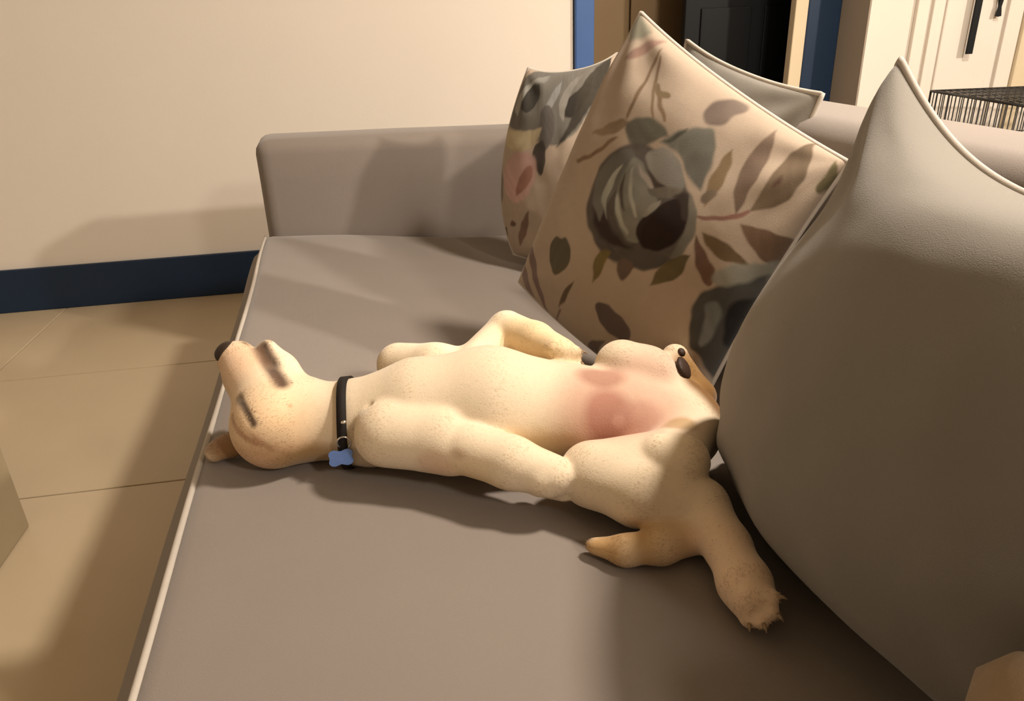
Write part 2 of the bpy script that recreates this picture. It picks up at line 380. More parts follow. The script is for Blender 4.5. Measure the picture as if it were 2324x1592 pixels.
# --- floral print ------------------------------------------------------------
PRINT_A = [
    ((133, 100, 84), 0.02, [(-0.826, 0.735), (-0.782, 0.843), (-0.715, 0.931), (-0.62, 0.979), (-0.675, 0.847), (-0.756, 0.737)]),
    ((120, 112, 92), 0.03, [(-1.042, 0.951), (-0.974, 0.997), (-0.765, 0.961), (-0.825, 0.874), (-0.928, 0.815)]),
    ((112, 86, 60), 0.012, [(-0.577, 0.925), (-0.574, 0.896), (-0.505, 0.654), (-0.472, 0.438), (-0.503, 0.43), (-0.535, 0.657), (-0.593, 0.893)]),
    ((112, 86, 60), 0.012, [(-0.562, 0.885), (-0.542, 0.896), (-0.419, 0.7), (-0.269, 0.54), (-0.288, 0.53), (-0.439, 0.689)]),
    ((112, 86, 60), 0.012, [(-0.431, 0.729), (-0.392, 0.742), (-0.273, 0.638), (-0.171, 0.576), (-0.185, 0.559), (-0.298, 0.624)]),
    ((118, 95, 66), 0.012, [(-0.465, 0.729), (-0.366, 0.71), (-0.261, 0.732), (-0.255, 0.697), (-0.332, 0.668), (-0.413, 0.685)]),
    ((122, 97, 72), 0.015, [(-0.745, 0.226), (-0.646, 0.315), (-0.55, 0.403), (-0.436, 0.439), (-0.487, 0.336), (-0.633, 0.241)]),
    ((115, 86, 62), 0.012, [(-0.798, 0.011), (-0.624, 0.134), (-0.51, 0.3), (-0.473, 0.304), (-0.588, 0.128), (-0.751, 0.003)]),
    ((86, 80, 66), 0.02, [(-0.482, 0.408), (-0.362, 0.517), (-0.197, 0.552), (-0.1, 0.506), (-0.194, 0.412), (-0.251, 0.293), (-0.382, 0.338)]),
    ((98, 92, 80), 0.02, [(-0.123, 0.449), (-0.069, 0.549), (0.052, 0.66), (0.178, 0.725), (0.276, 0.587), (0.318, 0.446), (0.328, 0.347), (0.193, 0.373), (0.062, 0.461), (-0.037, 0.453)]),
    ((70, 66, 54), 0.015, [(-0.097, 0.463), (0.001, 0.622), (-0.006, 0.552), (-0.055, 0.476)]),
    ((102, 84, 72), 0.02, [(0.023, 0.749), (0.033, 0.853), (0.095, 0.93), (0.204, 0.977), (0.272, 0.947), (0.223, 0.866), (0.205, 0.764), (0.114, 0.71)]),
    ((76, 66, 58), 0.02, [(-0.504, 0.014), (-0.46, -0.189), (-0.388, -0.267), (-0.241, -0.338), (-0.105, -0.381), (0.092, -0.338), (0.277, -0.275), (0.423, -0.114), (0.469, 0.081), (0.371, 0.249), (0.215, 0.32), (0.036, 0.413), (-0.164, 0.386), (-0.318, 0.347), (-0.43, 0.245), (-0.508, 0.113)]),
    ((48, 34, 28), 0.03, [(-0.398, -0.16), (-0.369, -0.082), (-0.222, -0.169), (-0.075, -0.222), (0.105, -0.221), (0.103, -0.286), (-0.097, -0.297), (-0.291, -0.267)]),
    ((98, 90, 80), 0.015, [(-0.415, 0.227), (-0.305, 0.309), (-0.225, 0.267), (-0.267, 0.063), (-0.295, -0.11), (-0.281, -0.198), (-0.395, -0.158), (-0.471, -0.066), (-0.497, 0.073)]),
    ((118, 110, 96), 0.015, [(-0.263, 0.28), (-0.154, 0.272), (0.006, 0.172), (0.139, 0.116), (0.076, -0.03), (0.116, -0.183), (-0.04, -0.188), (-0.204, -0.096), (-0.274, 0.059), (-0.27, 0.202)]),
    ((150, 142, 126), 0.01, [(-0.32, 0.187), (-0.316, 0.102), (-0.31, -0.091), (-0.225, -0.164), (-0.369, -0.082), (-0.373, 0.068)]),
    ((152, 144, 128), 0.01, [(-0.238, 0.014), (-0.097, -0.106), (0.012, -0.144), (0.002, -0.169), (-0.14, -0.128), (-0.231, -0.046)]),
    ((148, 138, 122), 0.01, [(-0.218, 0.213), (-0.131, 0.067), (0.006, -0.019), (-0.01, -0.047), (-0.159, 0.053), (-0.227, 0.177)]),
    ((70, 60, 50), 0.01, [(-0.261, 0.16), (-0.22, 0.054), (-0.109, -0.049), (-0.154, -0.04), (-0.258, 0.052)]),
    ((126, 116, 104), 0.015, [(-0.196, 0.321), (-0.104, 0.427), (0.018, 0.448), (0.155, 0.377), (0.235, 0.299), (0.133, 0.235), (0.004, 0.234), (-0.117, 0.272)]),
    ((70, 56, 48), 0.01, [(-0.097, 0.26), (-0.024, 0.235), (0.09, 0.234), (0.034, 0.193), (-0.044, 0.215)]),
    ((150, 134, 120), 0.01, [(-0.2, 0.248), (-0.099, 0.227), (0.023, 0.197), (0.009, 0.167), (-0.114, 0.188)]),
    ((104, 92, 78), 0.012, [(-0.025, 0.155), (0.09, 0.234), (0.212, 0.286), (0.217, 0.237), (0.103, 0.161), (0.011, 0.13)]),
    ((34, 18, 14), 0.014, [(0.027, -0.088), (0.051, 0.005), (0.121, 0.081), (0.149, 0.17), (0.284, 0.269), (0.382, 0.158), (0.376, -0.013), (0.302, -0.119), (0.171, -0.172), (0.087, -0.151)]),
    ((58, 46, 38), 0.02, [(0.186, 0.222), (0.247, 0.306), (0.344, 0.232), (0.371, 0.151), (0.323, 0.124), (0.273, 0.207)]),
    ((140, 130, 114), 0.008, [(0.032, 0.007), (0.055, 0.096), (0.112, 0.149), (0.129, 0.117), (0.093, 0.059), (0.061, -0.009)]),
    ((106, 96, 82), 0.012, [(0.281, 0.293), (0.399, 0.232), (0.462, 0.109), (0.46, -0.061), (0.385, -0.182), (0.386, -0.058), (0.397, 0.102)]),
    ((78, 68, 60), 0.02, [(-0.105, -0.285), (0.105, -0.221), (0.315, -0.138), (0.42, -0.11), (0.308, -0.255), (0.095, -0.342)]),
    ((116, 92, 62), 0.012, [(0.356, 0.679), (0.44, 0.538), (0.443, 0.389), (0.417, 0.282), (0.347, 0.414), (0.338, 0.575)]),
    ((108, 90, 72), 0.012, [(0.353, 0.335), (0.412, 0.403), (0.462, 0.4), (0.437, 0.32), (0.382, 0.287)]),
    ((104, 82, 66), 0.012, [(0.52, 0.94), (0.595, 0.791), (0.629, 0.633), (0.637, 0.473), (0.646, 0.355), (0.531, 0.474), (0.48, 0.647), (0.485, 0.795)]),
    ((98, 78, 58), 0.012, [(0.75, 1.009), (0.844, 0.877), (0.881, 0.696), (0.845, 0.546), (0.703, 0.412), (0.704, 0.613), (0.686, 0.844), (0.724, 0.934)]),
    ((78, 52, 40), 0.02, [(0.748, 0.71), (0.769, 0.673), (0.75, 0.627), (0.739, 0.669)]),
    ((124, 84, 70), 0.01, [(0.41, 0.207), (0.57, 0.296), (0.662, 0.372), (0.695, 0.426), (0.711, 0.411), (0.68, 0.345), (0.586, 0.273), (0.423, 0.189)]),
    ((96, 70, 50), 0.012, [(0.699, 0.325), (0.803, 0.36), (0.985, 0.413), (1.028, 0.412), (1.033, 0.245), (0.996, 0.205), (0.897, 0.21), (0.773, 0.262)]),
    ((92, 70, 44), 0.012, [(0.502, 0.139), (0.651, 0.174), (0.8, 0.154), (0.882, 0.135), (0.753, 0.065), (0.612, 0.063)]),
    ((94, 66, 50), 0.012, [(0.469, 0.097), (0.582, 0.052), (0.731, -0.027), (0.735, -0.133), (0.639, -0.115), (0.527, -0.014)]),
    ((86, 74, 46), 0.012, [(0.942, 0.97), (0.997, 0.929), (1.01, 0.808), (0.99, 0.74), (0.958, 0.751), (0.948, 0.86)]),
    ((128, 120, 104), 0.02, [(0.688, -0.063), (0.78, 0.076), (0.92, 0.167), (1.0, 0.244), (1.005, 0.082), (0.904, -0.028), (0.782, -0.104)]),
    ((76, 66, 46), 0.012, [(-0.707, -0.596), (-0.653, -0.482), (-0.581, -0.485), (-0.541, -0.438), (-0.429, -0.487), (-0.398, -0.574), (-0.471, -0.699), (-0.575, -0.697)]),
    ((104, 86, 46), 0.012, [(-0.194, -0.442), (-0.157, -0.346), (-0.078, -0.319), (-0.081, -0.48), (-0.117, -0.568)]),
    ((92, 72, 60), 0.012, [(0.004, -0.372), (0.062, -0.293), (0.152, -0.292), (0.15, -0.383), (0.115, -0.454)]),
    ((88, 74, 46), 0.012, [(0.336, -0.345), (0.346, -0.197), (0.451, -0.047), (0.506, -0.027), (0.519, -0.181), (0.413, -0.282)]),
    ((86, 68, 62), 0.012, [(-0.039, -0.687), (0.028, -0.627), (0.218, -0.629), (0.346, -0.677), (0.368, -0.762), (0.204, -0.785), (0.047, -0.758)]),
    ((92, 74, 66), 0.012, [(-0.004, -0.924), (0.164, -0.844), (0.076, -1.012), (-0.044, -1.052)]),
    ((84, 64, 46), 0.012, [(-0.399, -0.878), (-0.365, -0.732), (-0.298, -0.646), (-0.315, -0.793)]),
    ((120, 96, 88), 0.01, [(-1.044, -0.88), (-0.941, -0.832), (-0.709, -1.012), (-0.502, -1.076), (-0.674, -1.166), (-0.771, -1.046)]),
    ((112, 88, 80), 0.01, [(-0.991, -0.716), (-0.898, -0.677), (-0.672, -0.865), (-0.482, -1.058), (-0.451, -1.053), (-0.731, -0.911)]),
    ((104, 80, 72), 0.01, [(-0.396, -0.889), (-0.36, -0.878), (-0.457, -1.078), (-0.455, -1.073)]),
    ((62, 58, 52), 0.02, [(0.678, -0.283), (0.704, -0.152), (0.897, -0.015), (1.0, 0.145), (1.032, -0.078), (1.034, -0.347), (1.025, -0.582), (1.0, -0.674), (0.865, -0.543), (0.786, -0.555), (0.725, -0.389)]),
    ((112, 108, 98), 0.02, [(0.754, -0.238), (0.811, -0.169), (0.893, -0.253), (0.888, -0.495), (0.839, -0.49), (0.81, -0.338)]),
    ((28, 24, 20), 0.02, [(0.879, -0.161), (1.001, -0.043), (1.027, -0.227), (1.019, -0.449), (0.954, -0.386)]),
]
PRINT_B = [
    ((96, 88, 78), 0.02, [(-0.983, 0.99), (-0.035, 1.072), (0.875, 1.037), (0.817, 0.815), (0.317, 0.309), (-0.087, 0.15), (-0.317, 0.157), (-1.03, 0.405), (-0.989, 0.582)]),
    ((52, 46, 38), 0.015, [(-0.851, 0.768), (-0.574, 0.857), (-0.495, 0.701), (-0.631, 0.517), (-0.779, 0.529), (-0.864, 0.631)]),
    ((132, 124, 112), 0.012, [(-0.966, 0.736), (-0.7, 0.897), (-0.4, 0.936), (-0.428, 0.827), (-0.701, 0.856), (-0.827, 0.672), (-0.846, 0.505), (-0.943, 0.552)]),
    ((134, 126, 118), 0.012, [(-0.264, 0.74), (-0.118, 0.84), (-0.112, 0.703), (-0.277, 0.54), (-0.355, 0.29), (-0.431, 0.479)]),
    ((46, 38, 30), 0.015, [(0.016, 0.618), (0.315, 0.72), (0.509, 0.833), (0.491, 0.633), (0.16, 0.4), (-0.052, 0.433)]),
    ((54, 46, 36), 0.02, [(0.379, 0.873), (0.899, 1.037), (0.772, 0.731), (0.238, 0.311), (-0.151, 0.13), (0.16, 0.4)]),
    ((124, 114, 102), 0.012, [(-0.118, 0.627), (0.114, 0.847), (0.373, 0.902), (0.135, 0.736), (0.026, 0.545), (-0.024, 0.386), (-0.114, 0.459)]),
    ((86, 76, 68), 0.015, [(-0.46, 0.552), (-0.286, 0.589), (-0.157, 0.37), (-0.257, 0.155), (-0.374, 0.072), (-0.467, 0.298)]),
    ((60, 50, 42), 0.012, [(-0.572, 0.148), (-0.381, 0.225), (-0.315, 0.092), (-0.374, -0.144), (-0.468, -0.122)]),
    ((168, 146, 112), 0.02, [(-1.062, 0.387), (-0.696, 0.315), (-0.409, 0.339), (-0.505, 0.167), (-0.755, 0.089), (-1.062, 0.27)]),
    ((176, 136, 122), 0.03, [(-0.928, 0.106), (-0.5, 0.1), (-0.455, -0.144), (-0.707, -0.462), (-0.928, -0.326)]),
    ((146, 100, 84), 0.012, [(-0.765, -0.349), (-0.718, -0.141), (-0.589, -0.017), (-0.508, -0.077), (-0.581, -0.232), (-0.715, -0.324)]),
    ((112, 100, 88), 0.015, [(-1.128, 0.232), (-1.006, 0.069), (-0.925, -0.23), (-0.995, -0.524), (-1.17, -0.533), (-1.215, -0.321), (-1.142, 0.033)]),
    ((48, 40, 34), 0.012, [(-1.157, -0.114), (-1.075, -0.221), (-1.141, -0.479), (-1.27, -0.646), (-1.258, -0.484), (-1.207, -0.269)]),
    ((150, 140, 124), 0.01, [(-1.218, -0.322), (-1.178, -0.322), (-1.27, -0.646), (-1.291, -0.621)]),
    ((70, 52, 40), 0.012, [(-1.114, -0.737), (-0.961, -0.694), (-0.961, -0.816), (-1.195, -0.933), (-1.253, -0.885)]),
    ((92, 64, 50), 0.012, [(-0.859, -0.612), (-0.777, -0.628), (-0.799, -0.676), (-0.886, -0.671)]),
    ((110, 82, 66), 0.012, [(-0.694, -0.597), (-0.589, -0.5), (-0.642, -0.727), (-0.806, -0.885), (-0.797, -0.792)]),
]
FB = np.array((.375, .297, .224))
def smooth_poly(poly):
    P = [np.array(p, float) for p in poly]
    for it in range(2):
        Q = []; n = len(P)
        for i in range(n):
            a, b, c = P[i-1], P[i], P[(i+1) % n]; e, f = a-b, c-b
            ca = (e@f)/(np.linalg.norm(e)*np.linalg.norm(f)+1e-9)
            if ca > .25: Q += [b*.75+a*.25, b, b*.75+c*.25]
            else: Q += [b*.75+a*.25, b*.75+c*.25]
        P = Q
    return np.array(P)
def paint(u, v, shapes, base, seed, gain=1.0):
    n = len(u); C = np.tile(np.array(base, float), (n, 1))
    # slight waver of the printed outlines
    wu = u + .006*np.sin(v*37+seed)*np.cos(u*29); wv = v + .006*np.sin(u*41+seed)*np.cos(v*31)
    ref = np.array(lin(166, 138, 112))
    for ci, (c, soft, poly) in enumerate(shapes):
        P = smooth_poly(poly); mn, mx = P.min(0)-.06, P.max(0)+.06
        sel = np.where((wu > mn[0]) & (wu < mx[0]) & (wv > mn[1]) & (wv < mx[1]))[0]
        if not len(sel): continue
        x, y = wu[sel], wv[sel]; d = np.full(len(sel), 9.); ins = np.zeros(len(sel), bool)
        for a, b in zip(P, np.roll(P, -1, 0)):
            e = b-a; L = (e@e)+1e-9; t = np.clip(((x-a[0])*e[0]+(y-a[1])*e[1])/L, 0, 1)
            d = np.minimum(d, np.hypot(x-a[0]-t*e[0], y-a[1]-t*e[1]))
            if abs(b[1]-a[1]) > 1e-9:
                cr = (a[1] > y) != (b[1] > y); xi = (b[0]-a[0])*(y-a[1])/(b[1]-a[1])+a[0]; ins ^= cr & (x < xi)
        sd = np.where(ins, d, -d); m = np.clip(sd/soft*.8+.6, 0, 1)[:, None]*.95
        q = np.array(lin(*c))/ref*FB*gain*np.array((1.06, 1.0, .93))
        # printed petal shading: paler towards one end, streaked along the shape
        cx, cy = P.mean(0); ext = max(np.ptp(P[:, 0]), np.ptp(P[:, 1]))
        k = 1 + .30*((x-cx)*math.cos(ci*1.7)+(y-cy)*math.sin(ci*1.7))/ext + .05*np.sin((x*math.cos(ci)+y*math.sin(ci))*47+4*np.sin(x*9+y*7))
        C[sel] = C[sel]*(1-m) + (q[None]*k[:, None])*m
    return C
def print_front(u, v, sd):
    C = paint(u, v, PRINT_A, FB, 1.0); C[sd > 0] = (.56, .49, .40)
    return C
def print_back(u, v, sd):
    C = paint(u, v, PRINT_B, FB*.98, 2.0); C[sd > 0] = FB
    return C

p1 = pillow('floral_cushion', (.228, 1.38, .52), (.45, 1.01, .385), (.660, 1.012, .786), (.456, 1.371, .996), .085, .085, M_FLORAL, M_PIPE, N=260, bow=(-.02, .05, -.06, .05), power=.42, flip=1, wr=.006, seed=3, colour=print_front)
tag(p1, 'large floral print cushion with a big grey rose propped on the sofa', 'cushion', 'floral cushions')
p2 = pillow('floral_cushion', (.31, 1.96, .40), (.60, 1.70, .40), (.59, 1.95, .904), (.370, 1.995, .876), .085, .07, M_FLORAL, M_PIPE, N=160, bow=(-.34, .06, -.05, .10), power=.45, flip=1, wr=.007, seed=11, colour=print_back)
tag(p2, 'floral print cushion standing against the far arm behind the rose cushion', 'cushion', 'floral cushions')
p3 = pillow('grey_cushion', (.50, 1.58, .39), (.56, 1.16, .39), (.720, 1.205, .862), (.612, 1.544, .942), .05, .05, M_GREY, M_PIPE, N=60, bow=.06, power=.5, flip=1, wr=.005, seed=5)
tag(p3, 'plain grey cushion peeking out behind the rose print cushion', 'cushion', 'grey back cushions')
p4 = pillow('grey_cushion', (.47, .91, .385), (.46, .34, .39), (.64, .215, .925), (.552, .785, .941), .165, .06, M_GREY, M_PIPE, N=90, bow=(.0, .06, -.04, .38), bumps=((-.8, .45, .26, .036, -.010, 0), (.9, -.9, .5, .03, 0, 0)), power=.42, flip=1, wr=.006, seed=8)
tag(p4, 'large plain grey cushion in the right foreground with pale piping', 'cushion', 'grey back cushions')
blocker_cushion = pillow('grey_cushion', (.56, .16, .385), (.56, -.42, .385), (.65, -.42, .93), (.65, .165, .93), .075, .05, M_GREY, M_PIPE, N=60, bow=(.03, .03, .0, .22), power=.42, flip=1, wr=.006, seed=15)  # unseen cushion, added to keep light off the near seat
tag(blocker_cushion, 'plain grey cushion added out of view beyond the right foreground cushion to block light', 'cushion', 'grey back cushions')
# rolled blanket in the near right corner of the seat
ax0, ax1 = Vector((.400, .275, .548)), Vector((.47, .0, .51))
bt = np.linspace(0, 1, 30); bl_pts = [ax0.lerp(ax1, -.24+1.3*t) for t in bt]
vs, fs = tube_data(bl_pts, [max(.002, .058*(1-abs(2*t-1)**4)**.5) for t in bt], 40)
for v in vs: v += Vector((noise.noise(v*16), noise.noise(v*16+Vector((7, 0, 0))), noise.noise(v*16+Vector((0, 9, 0)))))*.005
p5 = mesh_obj('rolled_blanket', vs, fs, M_BEIGE, None, True)
tag(p5, 'rolled beige blanket in the bottom right corner', 'blanket')
vs, fs = tube_data([ax0.lerp(ax1, t)+Vector((.0, -.02, -.085)) for t in (-.22, -.1, .2, .6, 1.0, 1.1)], [.004, .045, .060, .062, .05, .004], 32)
for v in vs: v += Vector((noise.noise(v*14), noise.noise(v*14+Vector((7, 0, 0))), noise.noise(v*14)))*.008
mesh_obj('blanket_fold', vs, fs, M_BEIGE, p5, True)

# ------------------------------------------------------------------ puppy
DOG = [
    ('torso', 0.03, [(-0.0676, 0.9669, 0.4702, 0.06), (0.0032, 0.9601, 0.4817, 0.077), (0.1048, 0.9485, 0.4824, 0.088), (0.2149, 0.9434, 0.4603, 0.074), (0.3071, 0.9346, 0.4459, 0.072), (0.3793, 0.9138, 0.4293, 0.064)]),
    ('neck', 0.03, [(-0.0613, 0.9705, 0.4696, 0.058), (-0.1122, 0.9812, 0.4702, 0.053), (-0.1559, 0.9841, 0.4742, 0.055)]),
    ('skull', 0.025, [(-0.1677, 0.9812, 0.4773, 0.055), (-0.1988, 0.9648, 0.4832, 0.062)]),
    ('cheek', 0.02, [(-0.1783, 0.9878, 0.4932, 0.05), (-0.2001, 1.0047, 0.5051, 0.043)]),
    ('muzzle', 0.02, [(-0.2103, 0.9955, 0.5111, 0.044), (-0.2341, 1.0289, 0.5331, 0.036), (-0.2511, 1.0482, 0.5526, 0.029)]),
    ('jaw', 0.0035, [(-0.1686, 1.0017, 0.5173, 0.026), (-0.1875, 1.027, 0.5409, 0.0215), (-0.2078, 1.0469, 0.5626, 0.0175)]),
    ('farshoulder', 0.03, [(-0.0206, 1.1162, 0.488, 0.036), (0.0378, 1.0746, 0.4929, 0.04), (0.0992, 1.0575, 0.4923, 0.034)]),
    ('farupper', 0.01, [(0.1005, 1.0616, 0.5072, 0.03), (0.1595, 1.1166, 0.5315, 0.03)]),
    ('farfore', 0.005, [(0.1584, 1.1091, 0.5346, 0.031), (0.1959, 1.0579, 0.5334, 0.0275), (0.2258, 1.0027, 0.531, 0.024)]),
    ('nearthigh', 0.02, [(0.2225, 0.8089, 0.4423, 0.043), (0.3137, 0.7991, 0.439, 0.055)]),
    ('nearshank', 0.012, [(0.2211, 0.8037, 0.4425, 0.041), (0.2708, 0.7613, 0.4361, 0.042), (0.3421, 0.7373, 0.4217, 0.037)]),
    ('nearfoot', 0.012, [(0.3443, 0.7351, 0.4195, 0.036), (0.351, 0.6693, 0.4112, 0.0275), (0.3449, 0.6083, 0.4081, 0.029), (0.3445, 0.5892, 0.4042, 0.026)]),
    ('rump', 0.02, [(0.3479, 0.8253, 0.4457, 0.04), (0.3878, 0.9192, 0.4365, 0.058)]),
    ('farknee', 0.012, [(0.313, 0.977, 0.5101, 0.042), (0.3472, 0.9682, 0.497, 0.043), (0.3889, 0.9526, 0.4562, 0.042)]),
    ('farshank', 0.008, [(0.3247, 0.974, 0.502, 0.034), (0.4135, 1.0119, 0.4817, 0.022)]),
    ('farfoot', 0.004, [(0.411, 1.0136, 0.4989, 0.022), (0.4078, 0.9874, 0.4823, 0.027), (0.4331, 0.9649, 0.4521, 0.028)]),
    ('tail', 0.012, [(0.3436, 0.716, 0.3997, 0.026), (0.2793, 0.6982, 0.4017, 0.0225), (0.2343, 0.6975, 0.4018, 0.018), (0.2002, 0.7143, 0.4009, 0.011)]),
    ('nearshoulder', 0.008, [(-0.0415, 0.8988, 0.4861, 0.046), (0.0286, 0.8793, 0.4778, 0.044), (0.0448, 0.8648, 0.4704, 0.036)]),
    ('nearfore', 0.004, [(0.062, 0.8558, 0.4748, 0.036), (0.1159, 0.8224, 0.466, 0.034), (0.1638, 0.7991, 0.4538, 0.029)]),
    ('buttock', 0.004, [(0.3076, 0.7861, 0.4686, 0.033), (0.3324, 0.7755, 0.4664, 0.036)]),
    ('toe', 0.006, [(0.1475, 0.7901, 0.4553, 0.018), (0.1801, 0.7885, 0.4583, 0.0105)]),
    ('toe', 0.003, [(0.1489, 0.7984, 0.4441, 0.018), (0.1846, 0.7883, 0.4429, 0.0105)]),
    ('toe', 0.003, [(0.153, 0.8207, 0.4286, 0.018), (0.1799, 0.7935, 0.4263, 0.0105)]),
    ('toe', 0.004, [(0.2147, 0.9981, 0.54, 0.016), (0.2454, 0.9931, 0.5352, 0.01)]),
    ('toe', 0.003, [(0.2158, 1.0196, 0.5268, 0.016), (0.2441, 0.9907, 0.5204, 0.01)]),
    ('toe', 0.004, [(0.3405, 0.584, 0.4147, 0.017), (0.3568, 0.5726, 0.4182, 0.01)]),
    ('toe', 0.003, [(0.3438, 0.5892, 0.4063, 0.018), (0.3541, 0.5655, 0.4055, 0.0105)]),
    ('toe', 0.003, [(0.3462, 0.5979, 0.3981, 0.017), (0.3433, 0.5641, 0.3965, 0.01)]),
    ('toe', 0.003, [(0.3469, 0.6095, 0.3939, 0.016), (0.3339, 0.5728, 0.3913, 0.01)]),
]
def DOG_EXTRA():
    add_ell((-.222, .950, .512), (.026, .020, .012), frame((-.35, -.75, -.35), (-.5, -.4, .75)), .012)   # brow
    carve([(-.2190, 1.050, .5840, .0075), (-.2000, 1.0080, .5600, .0075), (-.1800, .965, .5485, .005)], .005)    # mouth
    carve([(-.2385, .9600, .5360, .0024), (-.2300, .9385, .5325, .0028), (-.2240, .9250, .5250, .0028), (-.2165, .9140, .5160, .0020)], .003)   # closed eye
    carve([(-.0600, .918, .520, .002), (-.0800, .905, .490, .004), (-.0760, .900, .455, .004)], .010)     # fold in front of the near shoulder
    add_ell((-.268, .990, .446), (.036, .026, .012), frame((-1, .08, -.12), (0, -.25, 1)), .008)              # ear folded out on the seat
    add_ell((-.292, .978, .443), (.014, .020, .009), frame((-1, -.4, -.1), (0, -.25, 1)), .006)
FUR_BASE = (.78, .645, .465)
TAN = (.68, .455, .235)
FUR_SPOTS = [
    ((-.205, .955, .480), .075, (.70, .475, .265), .75, (1, 1.1, 1)),
    ((-.24, 1.03, .545), .045, (.64, .42, .26), .8, (1, 1, 1)),
    ((-.205, .930, .455), .05, (.58, .34, .18), .7, (1.3, 1, .7)),
    ((-.272, .992, .440), .04, (.26, .145, .065), .95, (1, 1, 1)),
    ((-.155, .912, .440), .038, (.42, .26, .10), .85, (1.5, 1, .8)),
    ((.12, .84, .45), .055, (.72, .515, .26), .7, (1.8, .8, .8)),
    ((.20, 1.04, .54), .055, (.72, .53, .28), .7, (1.4, 1.2, 1)),
    ((.015, .83, .465), .025, (.62, .38, .25), .5, (1, 1, 1)),
    ((.285, .885, .495), .085, (.70, .45, .33), .9, (1.1, .9, .9)),
    ((.262, .875, .488), .040, (.47, .215, .155), .85, (.85, 1.0, 1.0)),
    ((.262, .925, .515), .030, (.40, .19, .13), .75, (1.3, .7, 1)),
    ((.305, .870, .480), .028, (.58, .32, .24), .7, (1.2, .8, 1)),
    ((.276, .868, .482), .009, (.68, .40, .31), .55, (1, 1, 1)),
    ((.350, .970, .510), .05, (.74, .50, .37), .8, (1, 1, 1)),
    ((.352, .835, .489), .020, (.40, .25, .10), .7, (1.3, .8, 1)),
    ((.435, .945, .465), .060, (.20, .095, .025), 1.0, (.85, 1.2, 1)),
    ((.425, .975, .495), .034, (.30, .165, .055), .9, (1, 1, 1)),
    ((.455, 1.00, .455), .05, (.22, .11, .03), 1.0, (.7, 1.2, 1)),
    ((.26, .703, .40), .05, (.52, .31, .12), .9, (1.9, .6, .6)),
    ((.345, .62, .405), .06, (.76, .56, .38), .8, (1, 1.6, 1)),
    ((.40, .79, .40), .05, (.45, .27, .11), .8, (.7, 1.6, 1)),
]
FUR_LINES = [
    ([(-.2150, 1.040, .5770), (-.2000, 1.0080, .5590), (-.1810, .967, .547)], .0115, (.075, .032, .014), .95),
    ([(-.2385, .9590, .5345), (-.2277, .9345, .5290), (-.2163, .9145, .5155)], .0052, (.06, .03, .01), .95),
    ([(-.2390, .9610, .5350), (-.2370, .9560, .5340)], .0070, (.18, .11, .04), .8),
    ([(-.250, .945, .515), (-.235, .918, .500), (-.215, .905, .490)], .0045, (.36, .17, .08), .7),
    ([(-.232, .930, .512), (-.215, .908, .498), (-.195, .900, .478)], .0040, (.42, .22, .12), .6),
    ([(-.1687, .9328, .5269), (-.1680, .9330, .5269)], .0030, (.42, .27, .13), .7),
    ([(-.262, 1.050, .565), (-.235, 1.052, .578), (-.212, 1.048, .580)], .0050, (.16, .09, .03), .8),
    ([(.0480, .826, .487), (.052, .827, .485)], .008, (.55, .35, .22), .5),
]
